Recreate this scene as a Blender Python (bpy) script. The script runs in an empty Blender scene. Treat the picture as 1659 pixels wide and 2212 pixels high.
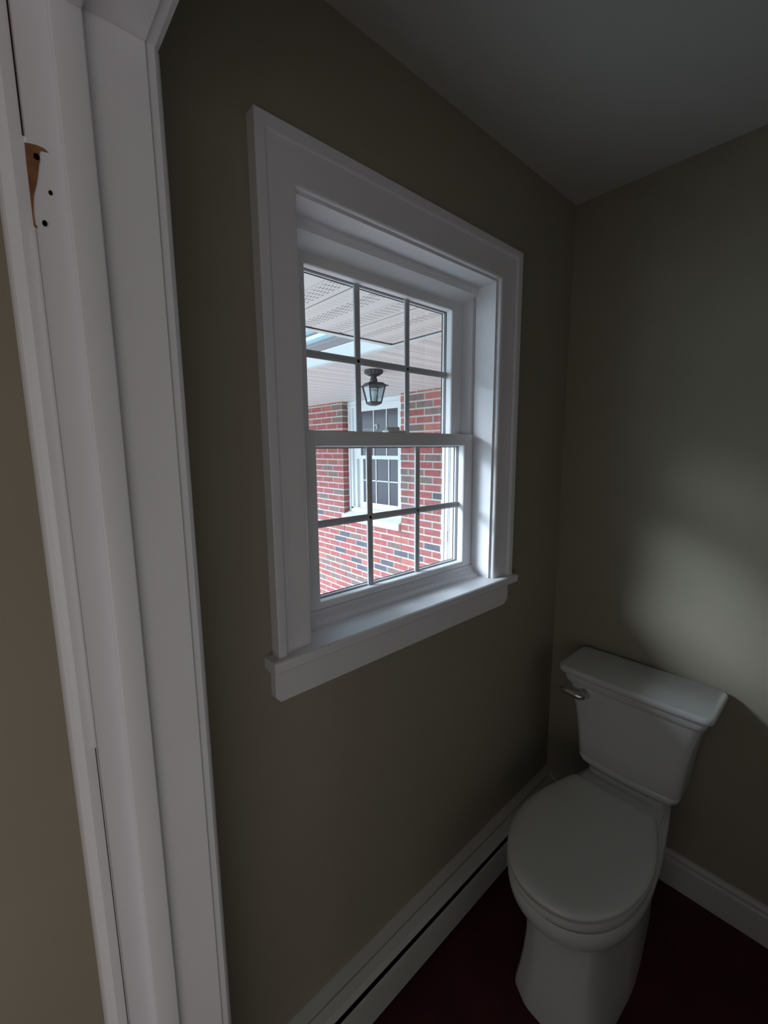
import bpy, bmesh, math, random
from mathutils import Vector, Matrix

scene = bpy.context.scene
COL = scene.collection
random.seed(7)

# ------------------------------------------------------------------ camera
cam_d = bpy.data.cameras.new('camera')
cam_d.sensor_fit = 'HORIZONTAL'
cam_d.sensor_width = 36.0
cam_d.lens = 927.43 / 1659.0 * 36.0
cam_d.clip_start = 0.01
cam_d.clip_end = 200
cam = bpy.data.objects.new('camera', cam_d)
COL.objects.link(cam)
R_ = ((0.744372, -0.667713, -0.008322), (-0.104918, -0.104638, -0.988961), (0.659472, 0.737028, -0.147945))
rx, ry, rf = Vector(R_[0]), -Vector(R_[1]), -Vector(R_[2])
m = Matrix((rx, ry, rf)).transposed().to_4x4()
m.translation = Vector((-1.665, -0.80, 1.575))
cam.matrix_world = m
scene.camera = cam

# ------------------------------------------------------------------ world, lamps, exposure
world = bpy.data.worlds.new('overcast_sky')
scene.world = world
world.use_nodes = True
wn = world.node_tree
wn.nodes.clear()
wo = wn.nodes.new('ShaderNodeOutputWorld')
bg = wn.nodes.new('ShaderNodeBackground')
tc = wn.nodes.new('ShaderNodeTexCoord')
sep = wn.nodes.new('ShaderNodeSeparateXYZ')
ramp = wn.nodes.new('ShaderNodeValToRGB')
ramp.color_ramp.elements[0].position = 0.0
ramp.color_ramp.elements[0].color = (0.70, 0.87, 1.0, 1)
ramp.color_ramp.elements[1].position = 0.6
ramp.color_ramp.elements[1].color = (0.66, 0.85, 1.0, 1)
wn.links.new(tc.outputs['Generated'], sep.inputs[0])
wn.links.new(sep.outputs['Z'], ramp.inputs[0])
# the sky is duller on the side away from the bright quarter
side = wn.nodes.new('ShaderNodeMapRange')
side.inputs['From Min'].default_value = -0.25
side.inputs['From Max'].default_value = 0.45
side.inputs['To Min'].default_value = 1.0
side.inputs['To Max'].default_value = 0.30
wn.links.new(sep.outputs['X'], side.inputs['Value'])
dim = wn.nodes.new('ShaderNodeVectorMath')
dim.operation = 'SCALE'
wn.links.new(ramp.outputs[0], dim.inputs[0])
wn.links.new(side.outputs[0], dim.inputs['Scale'])
wn.links.new(dim.outputs[0], bg.inputs['Color'])
bg.inputs['Strength'].default_value = 3.7
# bright sky patch added low in one quarter, for the glow behind the toilet
GLOW_DIR = Vector((-0.80, 0.60, 0.46)).normalized()
dot = wn.nodes.new('ShaderNodeVectorMath')
dot.operation = 'DOT_PRODUCT'
dot.inputs[1].default_value = GLOW_DIR
wn.links.new(tc.outputs['Generated'], dot.inputs[0])
mr = wn.nodes.new('ShaderNodeMapRange')
mr.interpolation_type = 'SMOOTHSTEP'
mr.inputs['From Min'].default_value = 0.962
mr.inputs['From Max'].default_value = 0.995
mr.inputs['To Min'].default_value = 0.0
mr.inputs['To Max'].default_value = 58.0
wn.links.new(dot.outputs['Value'], mr.inputs['Value'])
bg2 = wn.nodes.new('ShaderNodeBackground')
bg2.inputs['Color'].default_value = (0.76, 0.86, 1.0, 1)
wn.links.new(mr.outputs[0], bg2.inputs['Strength'])
addw = wn.nodes.new('ShaderNodeAddShader')
wn.links.new(bg.outputs[0], addw.inputs[0])
wn.links.new(bg2.outputs[0], addw.inputs[1])
wn.links.new(addw.outputs[0], wo.inputs['Surface'])

def area_lamp(name, loc, rot, sx, sy, energy, color, spread=180):
    d = bpy.data.lights.new(name, 'AREA')
    d.shape = 'RECTANGLE'
    d.size, d.size_y = sx, sy
    d.energy = energy
    d.color = color
    d.spread = math.radians(spread)
    o = bpy.data.objects.new(name, d)
    o.location = loc
    o.rotation_euler = rot
    COL.objects.link(o)
    return o

# added fill lamps, standing in for light from the unseen adjoining room
area_lamp('hall_fill', (-2.75, -1.69, 0.98), (math.radians(90), 0, 0), 1.9, 1.2, 8.0, (1.0, 0.95, 0.945))
area_lamp('hall_end_fill', (-4.15, -0.95, 1.15), (math.radians(90), 0, math.radians(-90)), 1.3, 1.5, 4.5, (0.96, 0.97, 1.0))

# weak fill lamp added on the unseen far side of the toilet room
area_lamp('room_fill', (-0.75, -1.69, 1.25), (math.radians(90), 0, 0), 0.9, 1.1, 0.6, (1.0, 0.97, 1.0))

scene.view_settings.view_transform = 'Standard'
scene.view_settings.look = 'None'
scene.view_settings.exposure = 0.0
scene.view_settings.gamma = 1.0
scene.view_settings.use_curve_mapping = False
scene.cycles.use_denoising = True
scene.cycles.max_bounces = 12
scene.cycles.diffuse_bounces = 6
scene.cycles.transparent_max_bounces = 16
scene.cycles.sample_clamp_indirect = 6.0

# ------------------------------------------------------------------ materials
def mat(name, col, rough=0.6, metal=0.0, spec=0.5, noise=0.0, nscale=8.0, bump=0.0, bscale=300.0):
    M = bpy.data.materials.new(name)
    M.use_nodes = True
    nt = M.node_tree
    b = nt.nodes['Principled BSDF']
    b.inputs['Base Color'].default_value = (*col, 1)
    b.inputs['Roughness'].default_value = rough
    b.inputs['Metallic'].default_value = metal
    b.inputs['Specular IOR Level'].default_value = spec
    if noise or bump:
        t = nt.nodes.new('ShaderNodeTexCoord')
    if noise:
        n = nt.nodes.new('ShaderNodeTexNoise')
        n.inputs['Scale'].default_value = nscale
        n.inputs['Detail'].default_value = 4
        nt.links.new(t.outputs['Object'], n.inputs['Vector'])
        r = nt.nodes.new('ShaderNodeValToRGB')
        r.color_ramp.elements[0].position = 0.3
        r.color_ramp.elements[1].position = 0.7
        r.color_ramp.elements[0].color = (*[c * (1 - noise) for c in col], 1)
        r.color_ramp.elements[1].color = (*[min(1, c * (1 + noise)) for c in col], 1)
        nt.links.new(n.outputs['Fac'], r.inputs[0])
        nt.links.new(r.outputs[0], b.inputs['Base Color'])
    if bump:
        n2 = nt.nodes.new('ShaderNodeTexNoise')
        n2.inputs['Scale'].default_value = bscale
        n2.inputs['Detail'].default_value = 3
        nt.links.new(t.outputs['Object'], n2.inputs['Vector'])
        bp = nt.nodes.new('ShaderNodeBump')
        bp.inputs['Strength'].default_value = bump
        bp.inputs['Distance'].default_value = 0.002
        nt.links.new(n2.outputs['Fac'], bp.inputs['Height'])
        nt.links.new(bp.outputs[0], b.inputs['Normal'])
    return M

M_wall = mat('olive_wall_paint', (0.335, 0.303, 0.235), 0.75, spec=0.3, noise=0.03, nscale=3, bump=0.15, bscale=180)
M_ceil = mat('ceiling_paint', (0.57, 0.565, 0.54), 0.85, spec=0.2, bump=0.2, bscale=140)
M_trim = mat('white_trim_paint', (0.82, 0.81, 0.835), 0.38, noise=0.02, nscale=5, bump=0.05, bscale=90)
M_vinyl = mat('white_vinyl', (0.83, 0.835, 0.85), 0.32)
M_floor = mat('dark_maroon_floor', (0.075, 0.016, 0.024), 0.6, spec=0.25, noise=0.25, nscale=6)
M_porc = mat('white_porcelain', (0.66, 0.67, 0.65), 0.18, spec=0.5)
M_seat = mat('white_toilet_seat', (0.64, 0.65, 0.62), 0.3)
M_heat = mat('cream_heater_enamel', (0.55, 0.56, 0.51), 0.4)
M_base = mat('baseboard_paint', (0.55, 0.55, 0.52), 0.45)
M_dark = mat('dark_gap', (0.012, 0.011, 0.010), 0.9, spec=0.1)
M_chrome = mat('brushed_nickel', (0.62, 0.60, 0.56), 0.22, metal=1.0)
M_seal = mat('black_rubber_seal', (0.035, 0.036, 0.042), 0.6)
M_space = mat('gray_glass_spacer', (0.14, 0.145, 0.16), 0.5)
M_grille = mat('window_grille_gray', (0.50, 0.515, 0.53), 0.45)
M_wood = mat('bare_wood', (0.23, 0.10, 0.038), 0.75, noise=0.35, nscale=60)
M_hole = mat('screw_hole_dark', (0.006, 0.005, 0.004), 0.9, spec=0.05)
M_caulk = mat('dark_caulk_line', (0.05, 0.02, 0.012), 0.9, spec=0.1)
M_caulkw = mat('caulk_bead', (0.80, 0.80, 0.79), 0.5)
M_ext = mat('exterior_white_trim', (0.66, 0.68, 0.70), 0.5, noise=0.03, nscale=12)
M_stone = mat('limestone_sill', (0.62, 0.63, 0.62), 0.8, noise=0.1, nscale=14)
M_lan = mat('weathered_bronze', (0.060, 0.055, 0.060), 0.5, metal=0.3)
M_bulb = mat('white_bulb', (0.85, 0.87, 0.9), 0.25)
M_conc = mat('concrete', (0.50, 0.49, 0.47), 0.9, noise=0.1, nscale=2)
M_bar = mat('porch_roof_metal', (0.25, 0.245, 0.26), 0.5)
M_barw = mat('porch_roof_white', (0.85, 0.87, 0.9), 0.5)
M_darkglass = mat('dark_window_glass', (0.060, 0.055, 0.072), 0.12, spec=0.5)
M_hook = mat('white_plastic', (0.8, 0.8, 0.82), 0.4)
M_mortar = mat('mortar', (0.50, 0.445, 0.43), 0.95, noise=0.12, nscale=40, bump=0.4, bscale=200)
M_br = [mat('red_brick', (0.29, 0.092, 0.086), 0.85, noise=0.18, nscale=30, bump=0.5, bscale=160),
        mat('crimson_brick', (0.32, 0.086, 0.088), 0.85, noise=0.18, nscale=30, bump=0.5, bscale=160),
        mat('orange_brick', (0.36, 0.118, 0.098), 0.85, noise=0.16, nscale=30, bump=0.5, bscale=160),
        mat('taupe_brick', (0.185, 0.122, 0.112), 0.85, noise=0.14, nscale=30, bump=0.5, bscale=160),
        mat('slate_brick', (0.095, 0.088, 0.108), 0.85, noise=0.15, nscale=30, bump=0.5, bscale=160)]

def clear_glass(name, tint=(1, 1, 1), gloss=1.0):
    M = bpy.data.materials.new(name)
    M.use_nodes = True
    nt = M.node_tree
    nt.nodes.clear()
    o = nt.nodes.new('ShaderNodeOutputMaterial')
    t = nt.nodes.new('ShaderNodeBsdfTransparent')
    t.inputs[0].default_value = (*tint, 1)
    g = nt.nodes.new('ShaderNodeBsdfGlossy')
    g.inputs['Roughness'].default_value = 0.02
    f = nt.nodes.new('ShaderNodeFresnel')
    f.inputs['IOR'].default_value = 1.45
    # seen from inside the pane the index is inverted, so both faces reflect alike
    ge = nt.nodes.new('ShaderNodeNewGeometry')
    mr = nt.nodes.new('ShaderNodeMapRange')
    mr.inputs['To Min'].default_value = 1.45
    mr.inputs['To Max'].default_value = 1 / 1.45
    nt.links.new(ge.outputs['Backfacing'], mr.inputs['Value'])
    nt.links.new(mr.outputs[0], f.inputs['IOR'])
    mu = nt.nodes.new('ShaderNodeMath')
    mu.operation = 'MULTIPLY'
    mu.inputs[1].default_value = gloss
    mx = nt.nodes.new('ShaderNodeMixShader')
    nt.links.new(f.outputs[0], mu.inputs[0])
    nt.links.new(mu.outputs[0], mx.inputs[0])
    nt.links.new(t.outputs[0], mx.inputs[1])
    nt.links.new(g.outputs[0], mx.inputs[2])
    nt.links.new(mx.outputs[0], o.inputs[0])
    return M
M_glass = clear_glass('clear_window_glass', (0.97, 0.985, 0.98))
M_langlass = clear_glass('lantern_glass', (0.86, 0.9, 0.92))

def translucent(name, col):
    M = bpy.data.materials.new(name)
    M.use_nodes = True
    nt = M.node_tree
    nt.nodes.clear()
    o = nt.nodes.new('ShaderNodeOutputMaterial')
    t = nt.nodes.new('ShaderNodeBsdfTranslucent')
    d = nt.nodes.new('ShaderNodeBsdfTransparent')
    t.inputs[0].default_value = (*col, 1)
    d.inputs[0].default_value = (*col, 1)
    mx = nt.nodes.new('ShaderNodeMixShader')
    mx.inputs[0].default_value = 0.6
    nt.links.new(t.outputs[0], mx.inputs[1])
    nt.links.new(d.outputs[0], mx.inputs[2])
    nt.links.new(mx.outputs[0], o.inputs[0])
    return M
M_poly = translucent('translucent_roof_panel', (0.72, 0.93, 1.0))

def soffit_material(name, along, width, vstep, base, hole, shift, groove=0.22):
    """vented vinyl soffit: panel grooves plus staggered rows of vent slots.
    along = 'X' or 'Y': direction the panels run in."""
    M = bpy.data.materials.new(name)
    M.use_nodes = True
    nt = M.node_tree
    N, L = nt.nodes, nt.links
    b = N['Principled BSDF']
    b.inputs['Roughness'].default_value = 0.55
    t = N.new('ShaderNodeTexCoord')
    s = N.new('ShaderNodeSeparateXYZ')
    L.new(t.outputs['Object'], s.inputs[0])
    u = s.outputs['X' if along == 'Y' else 'Y']      # across the panels
    v = s.outputs['Y' if along == 'Y' else 'X']      # along the panels

    def mth(op, a, bb=None):
        n = N.new('ShaderNodeMath')
        n.operation = op
        for i, q in enumerate((a, bb)):
            if q is None:
                continue
            if isinstance(q, (int, float)):
                n.inputs[i].default_value = q
            else:
                L.new(q, n.inputs[i])
        return n.outputs[0]
    fr = lambda x: mth('FRACT', x)
    pu = fr(mth('ADD', mth('DIVIDE', mth('ADD', u, shift), width), 100.0))               # 0..1 across one panel
    sub = fr(mth('MULTIPLY', pu, vstep))                               # 0..1 across one fold
    seam = mth('LESS_THAN', pu, 0.0045 / width)
    fold = mth('LESS_THAN', sub, 0.006 / width * vstep)
    # vent slots, five staggered rows in the first part of every fold
    uu = mth('MULTIPLY', mth('DIVIDE', u, 1.0), 1 / 0.0115)
    row = mth('FLOOR', uu)
    fu = fr(mth('ADD', uu, 1000.0))
    fv = fr(mth('ADD', mth('ADD', mth('DIVIDE', v, 0.031), mth('MULTIPLY', row, 0.06)), 1000.0))
    slot = mth('MULTIPLY', mth('LESS_THAN', fu, 0.36), mth('LESS_THAN', fv, 0.52))
    def zone(a, c, k):
        return mth('MULTIPLY', mth('MULTIPLY', mth('GREATER_THAN', pu, a), mth('LESS_THAN', pu, c)), k)
    slot = mth('MULTIPLY', slot, mth('MAXIMUM', zone(0.08, 0.22, 0.28), mth('MAXIMUM', zone(0.27, 0.48, 1.0), zone(0.715, 0.925, 1.0))))
    dark = mth('MAXIMUM', mth('MULTIPLY', slot, 0.85), mth('MAXIMUM', mth('MULTIPLY', seam, 0.9), mth('MULTIPLY', fold, groove)))
    mx = N.new('ShaderNodeMix')
    mx.data_type = 'RGBA'
    mx.inputs['A'].default_value = (*base, 1)
    mx.inputs['B'].default_value = (*hole, 1)
    L.new(dark, mx.inputs['Factor'])
    L.new(mx.outputs['Result'], b.inputs['Base Color'])
    return M
M_soffA = soffit_material('vented_soffit_near', 'Y', 0.305, 3, (0.71, 0.66, 0.65), (0.03, 0.028, 0.03), 0.152)
M_soffB = soffit_material('vented_soffit_wing', 'X', 0.305, 3, (0.71, 0.66, 0.65), (0.06, 0.055, 0.06), 0.05, 0.38)

# ------------------------------------------------------------------ mesh helpers
class B:
    """collects shapes, then becomes ONE mesh object"""
    def __init__(s):
        s.bm = bmesh.new()
        s.mi = 0
        s.smooth = False

    def face(s, vs):
        try:
            f = s.bm.faces.new(vs)
        except ValueError:
            return None
        f.material_index = s.mi
        f.smooth = s.smooth
        return f

    def box(s, x0, x1, y0, y1, z0, z1, bev=0.0, seg=2):
        x0, x1 = sorted((x0, x1)); y0, y1 = sorted((y0, y1)); z0, z1 = sorted((z0, z1))
        v = [s.bm.verts.new(p) for p in ((x0, y0, z0), (x1, y0, z0), (x1, y1, z0), (x0, y1, z0),
                                         (x0, y0, z1), (x1, y0, z1), (x1, y1, z1), (x0, y1, z1))]
        fs = [s.face([v[i] for i in q]) for q in ((0, 3, 2, 1), (4, 5, 6, 7), (0, 1, 5, 4), (1, 2, 6, 5), (2, 3, 7, 6), (3, 0, 4, 7))]
        if bev > 0:
            es = list({e for f in fs for e in f.edges})
            bmesh.ops.bevel(s.bm, geom=es, offset=bev, segments=seg, affect='EDGES', profile=0.5)
        return s

    def prism(s, pts, axis, a, b):
        """closed 2-D outline pts extruded along axis from a to b"""
        def P(p, t):
            if axis == 'x': return (t, p[0], p[1])
            if axis == 'y': return (p[0], t, p[1])
            return (p[0], p[1], t)
        A = [s.bm.verts.new(P(p, a)) for p in pts]
        Bv = [s.bm.verts.new(P(p, b)) for p in pts]
        n = len(pts)
        s.face(A[::-1]); s.face(Bv)
        for i in range(n):
            s.face([A[i], A[(i + 1) % n], Bv[(i + 1) % n], Bv[i]])
        return s

    def loft(s, rings, cap0=True, cap1=True, closed=True):
        V = [[s.bm.verts.new(p) for p in r] for r in rings]
        n = len(V[0])
        for a, b in zip(V[:-1], V[1:]):
            for i in range(n if closed else n - 1):
                s.face([a[i], a[(i + 1) % n], b[(i + 1) % n], b[i]])
        if cap0: s.face(V[0][::-1])
        if cap1: s.face(V[-1])
        return s

    def lathe(s, prof, c=(0, 0, 0), n=32, axis='z'):
        rings = []
        for r, h in prof:
            ring = []
            for i in range(n):
                a = 2 * math.pi * i / n
                p = (r * math.cos(a), r * math.sin(a), h)
                if axis == 'x': p = (-h, p[0], p[1])
                ring.append((c[0] + p[0], c[1] + p[1], c[2] + p[2]))
            rings.append(ring)
        return s.loft(rings)

    def tube(s, pts, r, n=10):
        rings = []
        pts = [Vector(p) for p in pts]
        for i, p in enumerate(pts):
            d = (pts[min(i + 1, len(pts) - 1)] - pts[max(i - 1, 0)]).normalized()
            up = Vector((0, 0, 1)) if abs(d.z) < 0.9 else Vector((1, 0, 0))
            a = d.cross(up).normalized(); b = d.cross(a).normalized()
            rr = r[i] if isinstance(r, (list, tuple)) else r
            rings.append([p + a * rr * math.cos(2 * math.pi * k / n) + b * rr * math.sin(2 * math.pi * k / n) for k in range(n)])
        return s.loft(rings)

    def done(s, name, mats, parent=None, smooth=None):
        bm = s.bm
        bmesh.ops.recalc_face_normals(bm, faces=bm.faces)
        if parent is not None:
            off = world_loc(parent)
            bmesh.ops.translate(bm, verts=bm.verts, vec=-off)
        me = bpy.data.meshes.new(name)
        bm.to_mesh(me); bm.free()
        if not isinstance(mats, (list, tuple)): mats = [mats]
        for q in mats: me.materials.append(q)
        o = bpy.data.objects.new(name, me)
        COL.objects.link(o)
        if parent is not None: o.parent = parent
        if smooth is not None:
            for p in me.polygons: p.use_smooth = True
            me.set_sharp_from_angle(angle=math.radians(smooth))
        return o

def world_loc(o):
    v = Vector((0, 0, 0))
    while o is not None:
        v += o.location
        o = o.parent
    return v

def empty(name, loc, label, cat, kind=None):
    o = bpy.data.objects.new(name, None)
    o.empty_display_size = 0.1
    o.location = loc
    COL.objects.link(o)
    return tag(o, label, cat, kind)

def tag(o, label, cat, kind=None):
    o['label'] = label
    o['category'] = cat
    if kind: o['kind'] = kind
    return o

def frame_rings(prof, x0, x1, z0, z1, sides='ltrb'):
    """picture-frame moulding with mitred corners.  prof: list of (distance out from the opening, y)"""
    b = B()
    def quad(c, nx, nz):
        pass
    corners = {'bl': (x0, z0, -1, -1), 'tl': (x0, z1, -1, 1), 'tr': (x1, z1, 1, 1), 'br': (x1, z0, 1, -1)}
    def ring(k, fx=True, fz=True):
        x, z, sx, sz = corners[k]
        return [(x + sx * d * fx, y, z + sz * d * fz) for d, y in prof]
    if sides == 'ltr':
        b.loft([ring('bl', True, False), ring('tl'), ring('tr'), ring('br', True, False)])
    else:
        r = [ring('bl'), ring('tl'), ring('tr'), ring('br'), ring('bl')]
        b.loft(r, cap0=False, cap1=False)
    return b

# ------------------------------------------------------------------ room shell
H = 2.44
b = B()
b.box(-4.2, -1.19, 0, 0.20, -0.02, H).box(-0.465, 1.219, 0, 0.20, -0.02, H)
b.box(-1.19, -0.465, 0, 0.20, -0.02, 1.10).box(-1.19, -0.465, 0, 0.20, 2.09, H)
tag(b.done('wall_front', M_wall), 'dark olive painted wall with the white framed window in it', 'wall', 'structure')
tag(B().box(0, 0.12, -1.70, 0, -0.02, H).done('wall_right', M_wall), 'olive painted wall behind the toilet with soft window glow', 'wall', 'structure')
tag(B().box(-4.2, 0.12, -1.82, -1.70, -0.02, H).done('wall_back', M_wall), 'olive painted wall facing the window wall', 'wall', 'structure')
tag(B().box(-4.32, -4.2, -1.82, 0.20, -0.02, H).done('wall_far', M_wall), 'olive painted end wall of the adjoining room', 'wall', 'structure')
b = B()
b.box(-1.612, -1.492, -0.195, 0, 0, H)
b.box(-1.612, -1.492, -1.70, -0.97, 0, H)
b.box(-1.612, -1.492, -0.97, -0.195, 2.046, H)
tag(b.done('wall_left', M_wall), 'olive painted partition holding the white doorway', 'wall', 'structure')
tag(B().box(-4.32, 0.12, -1.82, 0.20, -0.12, 0.0).done('floor', M_floor), 'very dark maroon floor under the toilet', 'floor', 'structure')
tag(B().box(-4.32, 1.219, -1.82, 0.20, H, H + 0.1).done('ceiling', M_ceil), 'flat gray white ceiling', 'ceiling', 'structure')

# ------------------------------------------------------------------ door frame
door = empty('door_1', (-1.552, -0.582, 0), 'white painted door frame at the left edge with bare wood hinge scar', 'door frame', 'structure')
JT = 2.025
# left jamb, right jamb, head
b = B()
b.box(-1.612, -1.492, -0.214, -0.195, 0, JT + 0.019, 0.0015, 1)
b.done('jamb', M_trim, door)
B().box(-1.612, -1.492, -0.97, -0.951, 0, JT + 0.019, 0.0015, 1).done('jamb', M_trim, door)
B().box(-1.612, -1.492, -0.951, -0.214, JT, JT + 0.019, 0.0015, 1).done('head_jamb', M_trim, door)
B().box(-1.5825, -1.5535, -0.226, -0.214, 0, JT, 0.0022, 3).done('door_stop', M_trim, door, 40)
B().box(-1.5825, -1.5535, -0.951, -0.939, 0, JT, 0.0022, 3).done('door_stop', M_trim, door, 40)
B().box(-1.5825, -1.5535, -0.939, -0.226, JT - 0.012, JT, 0.0022, 3).done('door_stop', M_trim, door, 40)
def side_casing(xa, xb, y0, dy, z1):
    """xa = wall face, xb = outer face; rounded inner edge"""
    s = 1 if xb > xa else -1
    t = abs(xb - xa)
    e = y0
    pts = [(xa, e), (xa + s * t * 0.50, e), (xa + s * t * 0.72, e + dy * 0.05), (xa + s * t * 0.92, e + dy * 0.14),
           (xb, e + dy * 0.26), (xb, e + dy * 0.92), (xa + s * t * 0.8, e + dy), (xa, e + dy)]
    return B().prism(pts, 'z', 0, z1)
side_casing(-1.612, -1.6345, -0.2125, 0.062, JT + 0.066).done('outer_casing', M_trim, door)
side_casing(-1.612, -1.6345, -0.9525, -0.062, JT + 0.066).done('outer_casing', M_trim, door)
B().box(-1.6345, -1.612, -0.9525, -0.2125, JT + 0.004, JT + 0.066, 0.004, 2).done('outer_casing', M_trim, door)
side_casing(-1.492, -1.4738, -0.2105, 0.062, JT + 0.0035).done('inner_casing', M_trim, door)
side_casing(-1.492, -1.4738, -0.9545, -0.062, JT + 0.0035).done('inner_casing', M_trim, door)
pts = [(-1.492, JT + 0.0035), (-1.482, JT + 0.0035), (-1.4755, JT + 0.008), (-1.4738, JT + 0.018), (-1.4738, JT + 0.060), (-1.475, JT + 0.066), (-1.492, JT + 0.066)]
B().prism(pts, 'y', -1.0165, -0.1485).done('inner_casing', M_trim, door)

# hinge scar: bare wood where paint was pulled off, three screw holes, cracks along the jamb edge
C0 = Vector((-1.665, -0.80, 1.575))
def jam(px, py, yy=-0.2146):
    """point of the jamb face seen at this place"""
    r = Vector(R_[0]) * ((px - 829.5) / 927.43) + Vector(R_[1]) * ((py - 1106) / 927.43) + Vector(R_[2])
    p = C0 + r * ((yy - C0.y) / r.y)
    return (p.x, p.z)
scar = [jam(*p) for p in ((51, 307), (62, 309), (78, 313), (92, 319), (103, 329), (95, 327), (86, 325), (83, 331), (85, 345),
                          (82, 358), (80, 380), (77, 398), (72, 418), (70, 440), (71, 465), (74, 484), (80, 491), (72, 490), (68, 460), (61, 400), (55, 350))]
B().prism(scar, 'y', -0.2148, -0.2135).done('bare_wood_scar', M_wood, door)['label'] = 'brown bare wood where paint came off'
for px, py, r in ((77, 338, 0.0032), (107.5, 416, 0.0022), (95, 482, 0.0028)):
    x, z = jam(px, py)
    b = B(); n = 14
    b.prism([(x + r * 0.75 * math.cos(2 * math.pi * k / n), z + r * math.sin(2 * math.pi * k / n)) for k in range(n)], 'y', -0.2152, -0.2135)
    b.done('screw_hole', M_hole, door)
xe, _ = jam(46, 270)
B().box(xe - 0.0009, xe + 0.0004, -0.2149, -0.2135, jam(50, 292)[1], JT, 0).done('jamb_crack', M_caulk, door)
B().box(xe - 0.0009, xe + 0.0007, -0.2158, -0.2135, 0.80, jam(74, 490)[1], 0).done('caulk_bead', M_caulkw, door)
B().box(xe - 0.0009, xe - 0.0002, -0.2160, -0.2135, 0.58, 1.22, 0).done('jamb_crack', M_caulk, door)

door.location.x += 0.0006

# ------------------------------------------------------------------ interior window
win = empty('window_1', (-0.83, 0.0, 1.10), 'white double-hung window with six-pane sashes and wide painted casing', 'window', 'structure')
XL, XR = -1.180, -0.487        # jamb liner faces
ZS, ZT = 1.143, 2.068          # stool top, head liner
XC0, XC1 = -1.180, -0.480      # casing inner edges
ZC = 2.074
# casing profile: (distance from opening, y)
cas = [(0, 0.0), (0, -0.009), (0.0015, -0.0125), (0.005, -0.0155), (0.009, -0.0165), (0.020, -0.0165), (0.048, -0.0185),
       (0.053, -0.0195), (0.058, -0.0212), (0.062, -0.0214), (0.066, -0.0224), (0.070, -0.0282), (0.074, -0.0300),
       (0.0885, -0.0305), (0.0905, -0.0285), (0.0905, 0.0)]
frame_rings(cas, XC0, XC1, ZS, ZC, 'ltr').done('window_casing', M_trim, win, 35)
# stool: projects past the casing, horns both sides
pts = [(0.070, 1.117), (0.070, 1.143), (-0.040, 1.143), (-0.0445, 1.1405), (-0.0455, 1.136), (-0.0455, 1.122), (-0.043, 1.117)]
b = B()
b.prism(pts, 'x', -1.177, -0.484)
pts2 = [(0.0, 1.117), (0.0, 1.143), (-0.040, 1.143), (-0.0445, 1.1405), (-0.0455, 1.136), (-0.0455, 1.122), (-0.043, 1.117)]
b.prism(pts2, 'x', -1.289, -1.177)
b.prism(pts2, 'x', -0.484, -0.377)
b.done('window_sill', M_trim, win)
# apron, clipped lower corners
b = B()
a0, a1 = 1.040, 1.117
b.prism([(-1.277, a1), (-1.277, a0 + 0.012), (-1.266, a0), (-0.418, a0), (-0.397, a0 + 0.016), (-0.397, a1)], 'y', -0.0195, 0)
b.done('apron', M_trim, win)
# jamb liners (extension jambs) and head liner
B().box(XR, XR + 0.02, -0.0005, 0.068, ZS, ZT + 0.02).done('jamb_liner', M_trim, win)
B().box(XL - 0.02, XL + 0.004, -0.0005, 0.068, ZS, ZT + 0.02).done('jamb_liner', M_trim, win)
B().box(XL, XR, -0.0005, 0.068, ZT, ZT + 0.02).done('head_liner', M_trim, win)

# vinyl frame
FL, FR = -1.148, -0.486
FB, FT = 1.163, 2.036
b = B()
b.box(FR + 0.0055, FR + 0.02, 0.066, 0.185, ZS - 0.02, ZT + 0.02)          # right outer
b.box(FR, FR + 0.0065, 0.066, 0.074, ZS, ZT, 0.001, 1)                     # front lip
b.prism([(FR + 0.008, 0.0765), (FR - 0.004, 0.082), (FR - 0.017, 0.112), (FR - 0.017, 0.116), (FR + 0.008, 0.116)], 'z', 1.60, FT)
b.box(FL - 0.05, FL, 0.066, 0.185, ZS - 0.02, ZT + 0.02)
b.box(FL, FL + 0.012, 0.108, 0.116, 1.60, FT)
b.box(FL - 0.03, FR + 0.02, 0.066, 0.185, FT + 0.018, ZT + 0.02)
b.prism([(0.0665, FT + 0.020), (0.0665, FT + 0.008), (0.080, FT + 0.002), (0.112, FT - 0.012), (0.112, FT + 0.020)], 'x', FL, FR + 0.006)
# sill of the frame, sloping and stepped
b.prism([(0.066, 1.12), (0.066, 1.1690), (0.0705, 1.1755), (0.076, 1.1768), (0.104, 1.1768), (0.108, 1.162), (0.190, 1.140), (0.190, 1.12)], 'x', FL - 0.02, FR + 0.02)
b.done('window_frame', M_vinyl, win)
# cove between stool and frame
pts = [(0.066, 1.143), (0.038, 1.143), (0.044, 1.150), (0.056, 1.157), (0.062, 1.164), (0.067, 1.1685)]
B().prism(pts, 'x', FL - 0.01, XR).done('sill_cove', M_trim, win)
# groove line between right frame and sash
B().box(FR - 0.0012, FR + 0.0008, 0.0755, 0.080, 1.166, 1.612).done('frame_gap', M_seal, win)
B().box(FR + 0.0045, FR + 0.0075, 0.0745, 0.077, 1.612, FT).done('frame_gap', M_seal, win)

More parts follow.
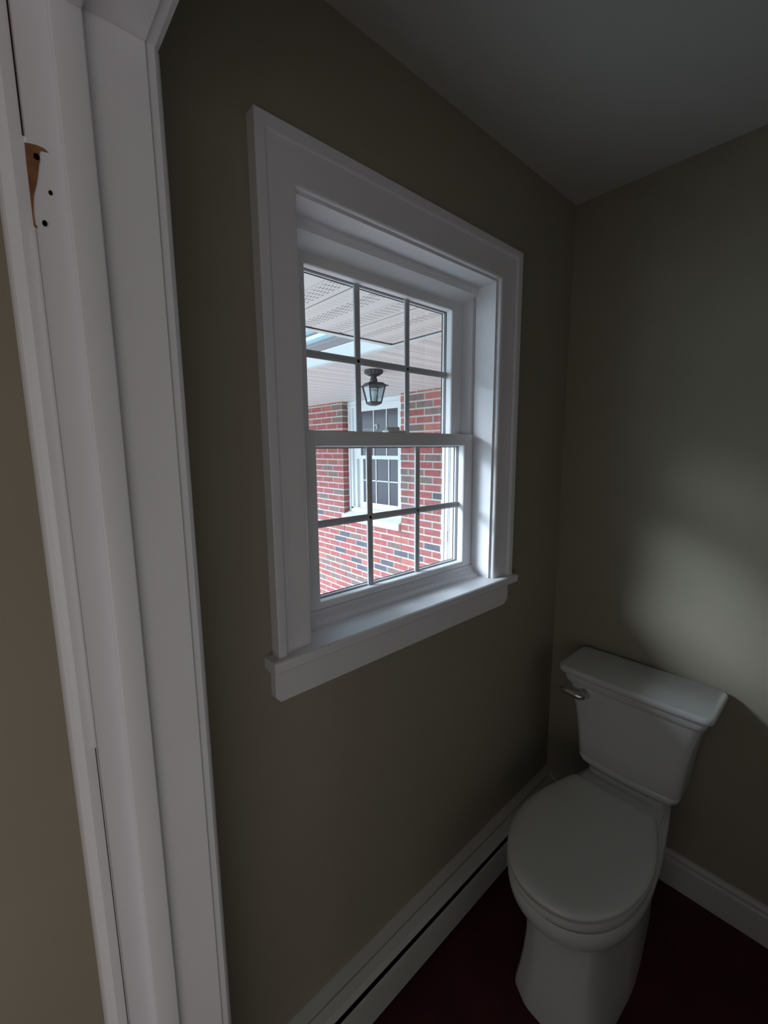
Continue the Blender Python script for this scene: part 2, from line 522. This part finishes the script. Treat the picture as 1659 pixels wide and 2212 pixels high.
# sash stiles and rails: glazing bead, grille, rubber seals and glass
def sash(nm, x0, x1, z0, z1, gx0, gx1, gz0, gz1, yf, th, vx, hz, bot_bead):
    sroot = B()
    # one mesh frame from four mitre-less members
    sroot.box(x0, gx0, yf, yf + th, z0, z1, 0.0012, 1)
    sroot.box(gx1, x1, yf, yf + th, z0, z1, 0.0012, 1)
    sroot.box(gx0, gx1, yf, yf + th, z0, gz0, 0.0012, 1)
    sroot.box(gx0, gx1, yf, yf + th, gz1, z1, 0.0012, 1)
    s = sroot.done(nm, M_vinyl, win)
    # flat glazing ledge running back to the glass, dark spacer between the panes, outer ledge
    bp = [(0.0004, yf + 0.001), (-0.0012, yf + 0.004), (-0.0018, yf + 0.0220), (0.004, yf + 0.0220), (0.004, yf + 0.001)]
    frame_rings(bp, gx0, gx1, gz0, gz1, 'all').done('glazing_bead', M_vinyl, s)
    sp = [(-0.0022, yf + 0.0225), (-0.0032, yf + 0.0230), (-0.0032, yf + 0.0300), (0.004, yf + 0.0300), (0.004, yf + 0.0225)]
    frame_rings(sp, gx0, gx1, gz0, gz1, 'all').done('glass_spacer', M_space, s)
    op = [(-0.0032, yf + 0.0303), (-0.0042, yf + 0.0310), (-0.0042, yf + 0.0365), (0.002, yf + 0.0365), (0.002, yf + 0.0303)]
    frame_rings(op, gx0, gx1, gz0, gz1, 'all').done('outer_bead', M_vinyl, s)
    op = [(-0.0042, yf + 0.0368), (-0.0058, yf + 0.0370), (-0.0058, yf + 0.0395), (0.002, yf + 0.0395), (0.002, yf + 0.0368)]
    frame_rings(op, gx0, gx1, gz0, gz1, 'all').done('weather_seal', M_seal, s)
    # grille bars between the panes
    w = 0.0090
    gy0, gy1 = yf + 0.0195, yf + 0.0285
    for x in vx:
        g = B()
        g.prism([(x - w, gy0 + 0.002), (x - w * 0.45, gy0), (x + w * 0.45, gy0), (x + w, gy0 + 0.002), (x + w, gy1 - 0.002), (x + w * 0.45, gy1), (x - w * 0.45, gy1), (x - w, gy1 - 0.002)], 'z', gz0, gz1)
        g.done('grille_bar', M_grille, s)
    g = B()
    g.prism([(gy0 + 0.002, hz - w), (gy0, hz - w * 0.45), (gy0, hz + w * 0.45), (gy0 + 0.002, hz + w), (gy1 - 0.002, hz + w), (gy1, hz + w * 0.45), (gy1, hz - w * 0.45), (gy1 - 0.002, hz - w)], 'x', gx0, gx1)
    g.done('grille_bar', M_grille, s)
    # glass, one pane
    B().box(gx0 - 0.004, gx1 + 0.004, yf + 0.0305, yf + 0.0325, gz0 - 0.004, gz1 + 0.004).done('glass_pane', M_glass, s)
    return s

low = sash('lower_sash', FL + 0.002, FR - 0.001, 1.1765, 1.6162, -1.099, -0.533, 1.193, 1.580, 0.072, 0.033, (-0.9165, -0.7285), 1.387, True)
up = sash('upper_sash', FL + 0.012, FR - 0.018, 1.585, FT - 0.011, -1.0905, -0.5535, 1.615, 1.999, 0.112, 0.033, (-0.9185, -0.7325), 1.804, False)
# sash lock on top of the meeting rail
lk = B()
lk.box(-0.860, -0.790, 0.078, 0.106, 1.6162, 1.6225, 0.003, 2)
lk.lathe([(0.0, 0), (0.013, 0), (0.013, 0.007), (0.011, 0.010), (0.0, 0.0105)], (-0.822, 0.092, 1.622), 20)
lk.tube([(-0.822, 0.092, 1.628), (-0.850, 0.086, 1.6275), (-0.868, 0.080, 1.6255)], [0.0055, 0.0045, 0.004], 8)
lk.done('sash_lock', M_vinyl, win, 40)

# weather side of the window: screen track, brick mould, insect-screen latch
b = B()
b.box(-0.5085, -0.481, 0.1135, 0.150, 1.12, 2.06)        # right exterior track
b.box(-0.5110, -0.481, 0.150, 0.172, 1.12, 2.06)
b.box(-0.5125, -0.481, 0.172, 0.183, 1.12, 2.06)          # right brick mould
b.box(-1.19, -1.130, 0.150, 0.200, 1.12, 2.06)
b.box(-1.19, -1.128, 0.185, 0.215, 1.12, 2.06)
b.box(-1.19, -0.47, 0.150, 0.180, 2.030, 2.075)
b.box(-1.19, -0.47, 0.180, 0.215, 2.021, 2.075)
b.done('exterior_frame', M_ext, win)
b = B()
b.box(-0.5118, -0.509, 0.1535, 0.1550, 1.16, 1.60)
b.box(-0.5118, -0.509, 0.1700, 0.1722, 1.16, 1.60)
b.box(-1.13, -0.53, 0.176, 0.180, 2.014, 2.022)
b.done('screen_track_seal', M_seal, win)
B().box(-0.5130, -0.5105, 0.1560, 0.1625, 1.245, 1.285, 0.0008, 1).done('screen_latch', M_ext, win)

# ------------------------------------------------------------------ baseboards and heater
pts = [(-0.0, 0.0), (-0.0135, 0.0), (-0.0135, 0.092), (-0.0125, 0.100), (-0.0085, 0.106), (-0.0105, 0.113), (-0.0100, 0.120), (-0.006, 0.128), (-0.0045, 0.134), (0.0, 0.135)]
b = B(); b.prism(pts, 'y', -1.699, -0.072)
tag(b.done('baseboard_right', M_base), 'white moulded baseboard along the wall behind the toilet', 'baseboard', 'structure')

heat = empty('baseboard_heater', (-0.75, -0.035, 0), 'long low cream baseboard heater under the window along the wall', 'heater')
b = B(); b.prism([(0, 0.015), (-0.006, 0.015), (-0.006, 0.184), (-0.028, 0.177), (-0.0285, 0.1815), (-0.004, 0.1905), (0, 0.1905)], 'x', -1.488, -0.026)
b.done('back_panel', M_heat, heat)
b = B(); b.prism([(-0.022, 0.172), (-0.0295, 0.1725), (-0.050, 0.1640), (-0.0605, 0.1555), (-0.0605, 0.1525), (-0.050, 0.1605), (-0.030, 0.169), (-0.022, 0.168)], 'x', -1.486, -0.028)
b.done('damper', M_heat, heat)
b = B(); b.prism([(-0.060, 0.128), (-0.0635, 0.1385), (-0.0675, 0.137), (-0.068, 0.130), (-0.066, 0.030), (-0.060, 0.022), (-0.050, 0.022), (-0.058, 0.030)], 'x', -1.488, -0.026)
b.done('front_panel', M_heat, heat)
b = B(); b.box(-1.48, -0.03, -0.048, -0.008, 0.05, 0.145)
b.done('heating_fins', M_dark, heat)
for xa, xb in ((-0.028, -0.0005), (-1.4915, -1.470)):
    b = B(); b.prism([(0, 0.0), (0, 0.192), (-0.028, 0.1835), (-0.058, 0.163), (-0.0695, 0.140), (-0.0695, 0.0)], 'x', xa, xb)
    b.done('end_cap', M_heat, heat)

# ------------------------------------------------------------------ toilet
YC = -0.362
toi = empty('toilet', (-0.36, YC, 0), 'white two-piece toilet with closed round lid in the corner below the window', 'toilet')

def sup(t, n):
    c, s = math.cos(t), math.sin(t)
    return (math.copysign(abs(c) ** (2 / n), c), math.copysign(abs(s) ** (2 / n), s))

def ring(z, w, xf, xc, xb, wb, nf=2.2, yc=YC, n=64, corner=0.03):
    """bowl outline: superellipse front of half-width w, narrowing to half-width wb at the straight back"""
    out = []
    half = n // 2
    # front from +y side round to -y side
    for i in range(half + 1):
        t = -math.pi / 2 + math.pi * i / half
        c, s = sup(t, nf)
        out.append((xc - (xc - xf) * c, yc - w * s, z))
    m = 12
    for i in range(1, m + 1):
        u = i / m
        k = u ** 1.6
        out.append((xc + (xb - corner - xc) * u, yc - (w + (wb - w) * k), z))
    out.append((xb, yc - (wb - corner * 0.7), z))
    out.append((xb, yc + (wb - corner * 0.7), z))
    for i in range(m, 0, -1):
        u = i / m
        k = u ** 1.6
        out.append((xc + (xb - corner - xc) * u, yc + (w + (wb - w) * k), z))
    return out

def base_ring(z, ctrl, yc=YC - 0.013, sub=8):
    """pedestal outline from half-outline control points (x, half width), corners softened"""
    c = [(x, w) for x, w in ctrl]
    full = c + [(x, -w) for x, w in c[::-1] if w > 1e-6]
    n = len(full)
    out = []
    for i in range(n):
        p0, p1, p2 = (Vector(full[(i + k) % n]) for k in (-1, 0, 1))
        a, d = p1.lerp(p0, 0.28), p1.lerp(p2, 0.28)
        for k in range(sub):
            t = k / (sub - 1)
            q = a.lerp(p1, t).lerp(p1.lerp(d, t), t)
            out.append((q.x, yc + q.y, z))
    return out
def ped(z, xf, xk, wk, xs, ws, wbk):
    return base_ring(z, [(xf, 0.0), (xf + 0.004, wk * 0.5), (xk, wk), (xs, ws), (-0.10, wbk)])
pb = B()
pb.loft([ped(0.000, -0.712, -0.672, 0.122, -0.42, 0.134, 0.086),
         ped(0.012, -0.713, -0.673, 0.122, -0.42, 0.134, 0.086),
         ped(0.060, -0.710, -0.672, 0.112, -0.42, 0.135, 0.086),
         ped(0.120, -0.705, -0.670, 0.102, -0.42, 0.137, 0.086),
         ped(0.200, -0.700, -0.666, 0.095, -0.42, 0.142, 0.086),
         ped(0.260, -0.700, -0.664, 0.098, -0.43, 0.147, 0.086),
         ped(0.300, -0.706, -0.664, 0.100, -0.44, 0.152, 0.086),
         ped(0.330, -0.716, -0.666, 0.110, -0.45, 0.156, 0.086)])
pb.loft([ring(0.300, 0.135, -0.690, -0.50, -0.095, 0.106),
         ring(0.308, 0.150, -0.716, -0.50, -0.095, 0.110),
         ring(0.318, 0.160, -0.733, -0.50, -0.09, 0.113),
         ring(0.332, 0.168, -0.745, -0.50, -0.085, 0.116),
         ring(0.350, 0.174, -0.754, -0.50, -0.08, 0.119),
         ring(0.370, 0.177, -0.759, -0.50, -0.07, 0.121),
         ring(0.388, 0.177, -0.760, -0.50, -0.06, 0.121),
         ring(0.397, 0.174, -0.757, -0.50, -0.06, 0.119)])
pb.done('bowl', M_porc, toi, 50)
# back deck the tank stands on
def rrect(x0, x1, hw, z, r=0.03, yc=YC, bow=0.0, n=6):
    o = []
    for cx_, cy_, a0 in ((x1 - r, yc + hw - r, 0), (x0 + r, yc + hw - r, 90), (x0 + r, yc - hw + r, 180), (x1 - r, yc - hw + r, 270)):
        for i in range(n + 1):
            a = math.radians(a0 + 90 * i / n)
            o.append((cx_ + r * math.cos(a), cy_ + r * math.sin(a), z))
    # subdivide the front edge for a slight bow
    res = []
    for i, p in enumerate(o):
        res.append(p)
        q = o[(i + 1) % len(o)]
        if abs(p[0] - x0) < 1e-6 and abs(q[0] - x0) < 1e-6 and abs(p[1] - q[1]) > 0.05:
            for k in range(1, 12):
                u = k / 12
                res.append((x0 - bow * math.sin(math.pi * u), p[1] + (q[1] - p[1]) * u, z))
    return res
b = B()
b.loft([rrect(-0.275, -0.04, 0.123, 0.380, 0.035), rrect(-0.276, -0.04, 0.126, 0.402, 0.035), rrect(-0.268, -0.04, 0.122, 0.412, 0.03),
        rrect(-0.205, -0.05, 0.119, 0.417, 0.03), rrect(-0.200, -0.05, 0.118, 0.436, 0.03)])
b.done('tank_deck', M_porc, toi, 50)
# tank body: flares towards the top
T = [(0.430, -0.168, 0.118), (0.434, -0.182, 0.136), (0.446, -0.192, 0.151), (0.462, -0.196, 0.158), (0.468, -0.193, 0.157), (0.474, -0.196, 0.159), (0.54, -0.199, 0.164), (0.60, -0.202, 0.171), (0.66, -0.206, 0.181), (0.70, -0.209, 0.190), (0.735, -0.212, 0.199), (0.752, -0.213, 0.203)]
B().loft([rrect(x0, -0.028, hw, z, 0.028, bow=0.008) for z, x0, hw in T]).done('tank', M_porc, toi, 50)
Lr = [(0.742, -0.216, 0.2055, .022), (0.745, -0.2185, 0.208, .022), (0.760, -0.222, 0.2115, .022), (0.767, -0.222, 0.2115, .022), (0.770, -0.2215, 0.211, .022), (0.774, -0.229, 0.2195, .022), (0.779, -0.2345, 0.226, .024), (0.786, -0.2365, 0.2285, .024), (0.795, -0.2365, 0.2285, .024), (0.7988, -0.2352, 0.2272, .024), (0.8005, -0.232, 0.224, .022), (0.8010, -0.227, 0.219, .020)]
B().loft([rrect(x0, -0.020 if hw > .215 else -0.026, hw, z, r, bow=0.006) for z, x0, hw, r in Lr]).done('tank_lid', M_porc, toi, 50)
# seat ring and lid, straight at the hinge side
def seat_rings(spec):
    return [ring(z, w, xf, xc, xb, wb, 2.15, yc=YC + 0.002, corner=0.012) for z, w, xf, xc, xb, wb in spec]
B().loft(seat_rings([(0.403, 0.170, -0.755, -0.50, -0.275, 0.120), (0.405, 0.177, -0.763, -0.50, -0.275, 0.126), (0.415, 0.180, -0.767, -0.50, -0.275, 0.128), (0.427, 0.1785, -0.765, -0.50, -0.275, 0.127), (0.429, 0.172, -0.758, -0.50, -0.275, 0.122)])).done('seat', M_seat, toi, 45)
B().loft(seat_rings([(0.4335, 0.170, -0.755, -0.50, -0.278, 0.124), (0.4345, 0.1775, -0.763, -0.50, -0.276, 0.130), (0.440, 0.1795, -0.765, -0.50, -0.276, 0.132), (0.445, 0.1775, -0.763, -0.50, -0.277, 0.130), (0.4490, 0.170, -0.755, -0.50, -0.281, 0.124), (0.4505, 0.155, -0.738, -0.50, -0.292, 0.112), (0.4500, 0.110, -0.66, -0.48, -0.32, 0.08)])).done('seat_lid', M_seat, toi, 45)
# bumpers that keep the gap between ring and lid
for sx, sy in ((-0.64, 0.11), (-0.64, -0.11), (-0.33, 0.10), (-0.33, -0.10)):
    B().box(sx - 0.01, sx + 0.01, YC + sy - 0.006, YC + sy + 0.006, 0.4288, 0.4340).done('bumper', M_seat, toi)
# flush lever
lev = B()
lev.lathe([(0.0, 0.0), (0.019, 0.0), (0.0200, 0.003), (0.019, 0.006), (0.0135, 0.022), (0.0125, 0.032), (0.0, 0.0325)], (-0.2085, -0.226, 0.7155), 24, 'x')
lv = lev.done('flush_lever', M_chrome, toi, 40)
lv['label'] = 'silver metal lever'
lev = B()
lev.tube([(-0.236, -0.233, 0.7140), (-0.240, -0.222, 0.7140), (-0.243, -0.204, 0.7150), (-0.245, -0.182, 0.7175), (-0.246, -0.160, 0.7200), (-0.245, -0.154, 0.7205)], [0.009, 0.0125, 0.0115, 0.0105, 0.0112, 0.006], 14)
lev.done('lever_arm', M_chrome, lv, 60)

# ------------------------------------------------------------------ outside: brick wing
XB = 1.221
J0, U, CR, Z0 = 1.8756, 0.2045, 0.0677, 1.5156
YW0, YW1 = 2.182, 3.106            # far window recess
ZW0 = 0.835
DARK = {(-14, 5), (-15, 6), (-15, 4), (-17, 6), (-18, 4), (-19, 4), (-17, 2), (-18, 2), (-15, 1), (-13, -1), (-15, 0), (-6, -2)}
GRAY = {(-17, 4), (-19, 7), (-20, 7), (-20, 5), (-21, 7), (-22, 6), (-21, 4), (-22, 4), (-21, 5), (-14, 1), (-18, 1), (-23, 8), (-14, 4),
        (-23, 5), (-19, 6), (-1, -1), (-4, -1), (-4, 0), (-8, 0), (-7, 1), (-1, 1), (-3, 1), (-3, 0), (-5, 1), (7, 0), (6, -1), (6, 0), (3, 0), (5, -1),
        (-3, 7), (-4, 6), (-7, 6), (-8, 7), (-10, 6), (7, 6), (6, 5), (5, 6)}
b = B()
b.mi = 0
# mortar backing with the window recess left out
mx = XB + 0.0045
b.box(mx, mx + 0.10, 0.20, YW0 - 0.0045, -0.62, 2.10)
b.box(mx, mx + 0.10, YW1 + 0.0045, 6.2, -0.62, 2.10)
b.box(mx, mx + 0.10, YW0 + 0.004, YW1 - 0.004, -0.62, ZW0 - 0.07)
rng = random.Random(11)
JG = 0.0058
for r in range(-31, 9):
    z0 = Z0 + r * CR + JG; z1 = Z0 + (r + 1) * CR - JG
    if z0 > 2.10: continue
    z1 = min(z1, 2.10)
    off = J0 if r % 2 else J0 + U / 2
    for k in range(-10, 22):
        y0 = off + k * U + JG; y1 = off + (k + 1) * U - JG
        if y1 < 0.22 or y0 > 6.15: continue
        y0 = max(y0, 0.21); 
        if (r, k) in DARK: mi = 5
        elif (r, k) in GRAY: mi = 4
        else:
            q = rng.random()
            mi = 1 if q < .45 else 2 if q < .75 else 3 if q < .88 else 4 if q < .97 else 5
            if (-24 <= r <= -12 or -8 <= r <= 8) and 0.9 < (y0) < 3.7 and mi >= 4: mi = 1
        segs = [(y0, y1)]
        zc = 0.5 * (z0 + z1)
        if zc > ZW0 - 0.08:
            segs = []
            lo = YW0 + (0.012 if zc < ZW0 else 0)
            hi = YW1 - (0 if zc > ZW0 else -0.02)
            if y0 < lo: segs.append((y0, min(y1, lo)))
            if y1 > hi: segs.append((max(y0, hi), y1))
        b.mi = mi
        for a, c in segs:
            if c - a < 0.012: continue
            j = rng.uniform(-0.0008, 0.0008)
            b.box(XB + j, XB + 0.095, a, c, z0, z1, 0.0018, 1)
wall_b = b.done('wall_outside', [M_mortar] + M_br)
tag(wall_b, 'red brick wall of the neighbouring wing seen through the window panes', 'brick wall', 'structure')

tag(B().box(-9, 3, 0.20, 14, -0.75, -0.62).done('ground', M_conc), 'pale concrete ground outside at the foot of the brick wall', 'ground', 'structure')
# back of the wing, so that no sky shows through its window
tag(B().box(3.0, 3.1, 0.20, 6.2, -0.62, 2.6).done('wall_wing', M_wall), 'inner wall of the brick wing behind its window', 'wall', 'structure')

# far window
fw = empty('window_2', (1.33, 2.644, ZW0), 'small white sash window with dark panes set in the red brick wall outside', 'window', 'structure')
b = B()
b.box(1.300, 1.352, 3.030, YW1 + 0.01, 0.90, 2.075)
b.box(1.285, 1.300, 3.062, 3.082, 0.90, 2.03, 0.004, 1)
b.box(1.322, 1.352, 2.985, 3.030, 0.90, 2.02)
b.box(1.300, 1.352, YW0 - 0.01, 2.300, 0.90, 2.075)
b.box(1.300, 1.352, 2.300, 3.030, 2.010, 2.075)
b.box(1.292, 1.300, YW0, YW1, 2.022, 2.028)
b.box(1.322, 1.352, 2.300, 2.985, 1.966, 2.010)
b.box(1.300, 1.40, YW0 - 0.01, YW1 + 0.01, 0.865, 0.915)
b.done('window_frame', M_ext, fw)
b = B()
b.prism([(1.200, 0.765), (1.200, 0.822), (1.206, 0.832), (1.33, 0.880), (1.40, 0.880), (1.40, 0.765)], 'y', YW0 + 0.012, YW1 + 0.02)
b.done('window_sill', M_stone, fw)
def far_sash(nm, x, z0, z1, gz0, gz1, hz):
    s = B()
    y0, y1 = 2.268, 2.985
    g0, g1 = 2.300, 2.915
    s.box(x, x + 0.03, g1, y1, z0, z1).box(x, x + 0.03, y0, g0, z0, z1)
    s.box(x, x + 0.03, g0, g1, z0, gz0).box(x, x + 0.03, g0, g1, gz1, z1)
    o = s.done(nm, M_ext, fw)
    for yv in (2.500, 2.702):
        B().box(x + 0.006, x + 0.016, yv - 0.006, yv + 0.006, gz0, gz1).done('grille_bar', M_ext, o)
    if hz: B().box(x + 0.006, x + 0.0155, g0, g1, hz - 0.006, hz + 0.006).done('grille_bar', M_ext, o)
    B().box(x + 0.014, x + 0.019, g0 - 0.004, g1 + 0.004, gz0 - 0.004, gz1 + 0.004).done('glass_pane', M_darkglass, o)
    return o
far_sash('lower_sash', 1.352, 0.915, 1.495, 0.978, 1.456, 1.222)
far_sash('upper_sash', 1.324, 1.456, 1.968, 1.494, 1.964, None)
hk = B()
pts = []
for i in range(9):
    a = math.radians(200 - 200 * i / 8)
    pts.append((1.322, 2.655 - 0.016 * math.cos(a), 1.800 + 0.016 * math.sin(a)))
pts += [(1.322, 2.645, 1.778), (1.322, 2.655, 1.760)]
hk.tube(pts, 0.0035, 8)
hk.done('hook', M_hook, fw)

# porch ceilings
zs = 2.083
b = B(); b.box(-4.5, -0.142, 0.20, 0.828, zs, zs + 0.02)
tag(b.done('soffit_near', M_soffA), 'pale vented porch soffit right above the window with seams running outward', 'soffit', 'structure')
b = B(); b.box(-0.105, XB + 0.1, 0.20, 6.2, zs - 0.004, zs + 0.002)
tag(b.done('soffit_wing', M_soffB), 'pale vented porch soffit in front of the red brick wall carrying the lantern', 'soffit', 'structure')
b = B()
b.box(-0.142, -0.105, 0.20, 0.90, zs - 0.006, zs + 0.002)
b.box(-0.130, -0.100, 0.83, 6.2, zs - 0.007, zs + 0.001)
b.box(-4.5, -0.10, 0.834, 0.868, zs - 0.005, zs + 0.06)
tag(b.done('trim_1', M_ext), 'pale channel strip edging the porch soffits where they meet', 'trim', 'structure')
b = B()
b.box(-0.1445, -0.1405, 0.21, 0.834, zs - 0.004, zs + 0.001)
b.box(-4.5, -0.1405, 0.8295, 0.8335, zs - 0.004, zs + 0.001)
for k in range(-14, 1):
    x = -0.458 - 0.305 * k - 0.005
    if x < -0.15 and x > -4.4:
        b.prism([(x - 0.012, 0.829), (x, 0.816), (x + 0.012, 0.829)], 'z', zs - 0.0035, zs + 0.001)
for k in range(1, 13):
    x = -0.463 - 0.305 * k
    b.prism([(x - 0.012, 0.829), (x, 0.816), (x + 0.012, 0.829)], 'z', zs - 0.0035, zs + 0.001)
tag(b.done('trim_2', M_seal), 'thin dark gap line along the near soffit edge', 'trim', 'structure')

# roof bars in front of the sky past the soffit edge
pr = empty('patio_roof', (-0.30, 3.0, 2.14), 'pale patio roof bars with translucent panels beyond the porch soffit edge', 'patio roof')
zr = 2.15
YA, YB = 0.87, 6.0
B().box(-0.232, -0.160, YA, YB, zr, zr + 0.03).done('roof_beam', M_bar, pr)
B().box(-0.158, -0.153, YA, YB, zr, zr + 0.03).done('beam_gap', M_seal, pr)
B().box(-0.153, -0.132, YA, YB, zr, zr + 0.03).done('beam_lip', M_barw, pr)
x = -0.292
for k in range(7):
    B().box(x + 0.002, x + 0.026, YA, YB, zr, zr + 0.04, 0.004, 1).done('rafter', M_bar, pr)
    B().box(x - 0.092, x + 0.001, YA, YB, zr + 0.022, zr + 0.026).done('roof_panel', M_poly, pr)
    x -= 0.116

# ------------------------------------------------------------------ lantern under the wing soffit
lx, ly, lz = 0.236, 1.415, zs - 0.004
lan = empty('porch_lantern', (lx, ly, lz), 'dark bronze porch lantern with glass sides hanging from the porch soffit', 'lantern')
b = B()
prof = [(0.0, 0.0), (0.060, 0.0), (0.061, -0.010), (0.058, -0.016), (0.050, -0.022), (0.048, -0.030), (0.036, -0.036), (0.022, -0.040), (0.019, -0.046), (0.0, -0.047)]
b.lathe(prof, (lx, ly, lz), 28)
for k in range(14):
    a = 2 * math.pi * k / 14
    b.lathe([(0.0, -0.004), (0.010, -0.006), (0.012, -0.014), (0.006, -0.024), (0.0, -0.025)], (lx + 0.052 * math.cos(a), ly + 0.052 * math.sin(a), lz), 8)
b.done('canopy', M_lan, lan, 50)
B().lathe([(0.018, -0.038), (0.020, -0.044), (0.019, -0.050), (0.024, -0.058), (0.026, -0.068), (0.022, -0.076), (0.024, -0.082)], (lx, ly, lz), 24).done('stem', M_lan, lan, 50)
ANG = math.radians(-16)
def sq(h, z, ang=ANG):
    o = []
    for sx, sy in ((1, 1), (-1, 1), (-1, -1), (1, -1)):
        x_, y_ = sx * h, sy * h
        o.append((lx + x_ * math.cos(ang) - y_ * math.sin(ang), ly + x_ * math.sin(ang) + y_ * math.cos(ang), lz + z))
    return o
b = B()
b.loft([sq(0.026, -0.078), sq(0.046, -0.081), sq(0.050, -0.086), sq(0.058, -0.094), sq(0.074, -0.101), sq(0.075, -0.104), sq(0.060, -0.105)])
b.done('lantern_roof', M_lan, lan)
t0, t1, zt, zb = 0.056, 0.035, -0.104, -0.214
A, Bq = sq(t0, zt), sq(t1, zb)
for i in range(4):
    B().tube([A[i], Bq[i]], 0.0052, 6).done('frame_post', M_lan, lan)
b = B(); b.loft([sq(t1 + 0.004, zb + 0.010), sq(t1 + 0.005, zb), sq(t1 - 0.006, zb - 0.008), sq(t1 - 0.02, zb - 0.014)])
b.done('lantern_base', M_lan, lan)
for i in range(4):
    p, q, r, s_ = A[i], A[(i + 1) % 4], Bq[(i + 1) % 4], Bq[i]
    c = Vector((lx, ly, 0))
    b = B()
    def inn(P, f): 
        P = Vector(P); d = Vector((lx - P.x, ly - P.y, 0))
        return P + d * f
    b.loft([[inn(v, 0.02) for v in (p, q, r, s_)], [inn(v, 0.06) for v in (p, q, r, s_)]])
    b.done('glass_pane', M_langlass, lan)
B().lathe([(0.0, -0.122), (0.013, -0.123), (0.021, -0.131), (0.024, -0.143), (0.021, -0.157), (0.014, -0.168), (0.012, -0.176), (0.0, -0.177)], (lx, ly, lz), 20).done('bulb', M_bulb, lan, 60)
B().lathe([(0.0, -0.174), (0.013, -0.175), (0.013, -0.212), (0.0, -0.213)], (lx, ly, lz), 16).done('bulb_socket', M_hook, lan, 60)
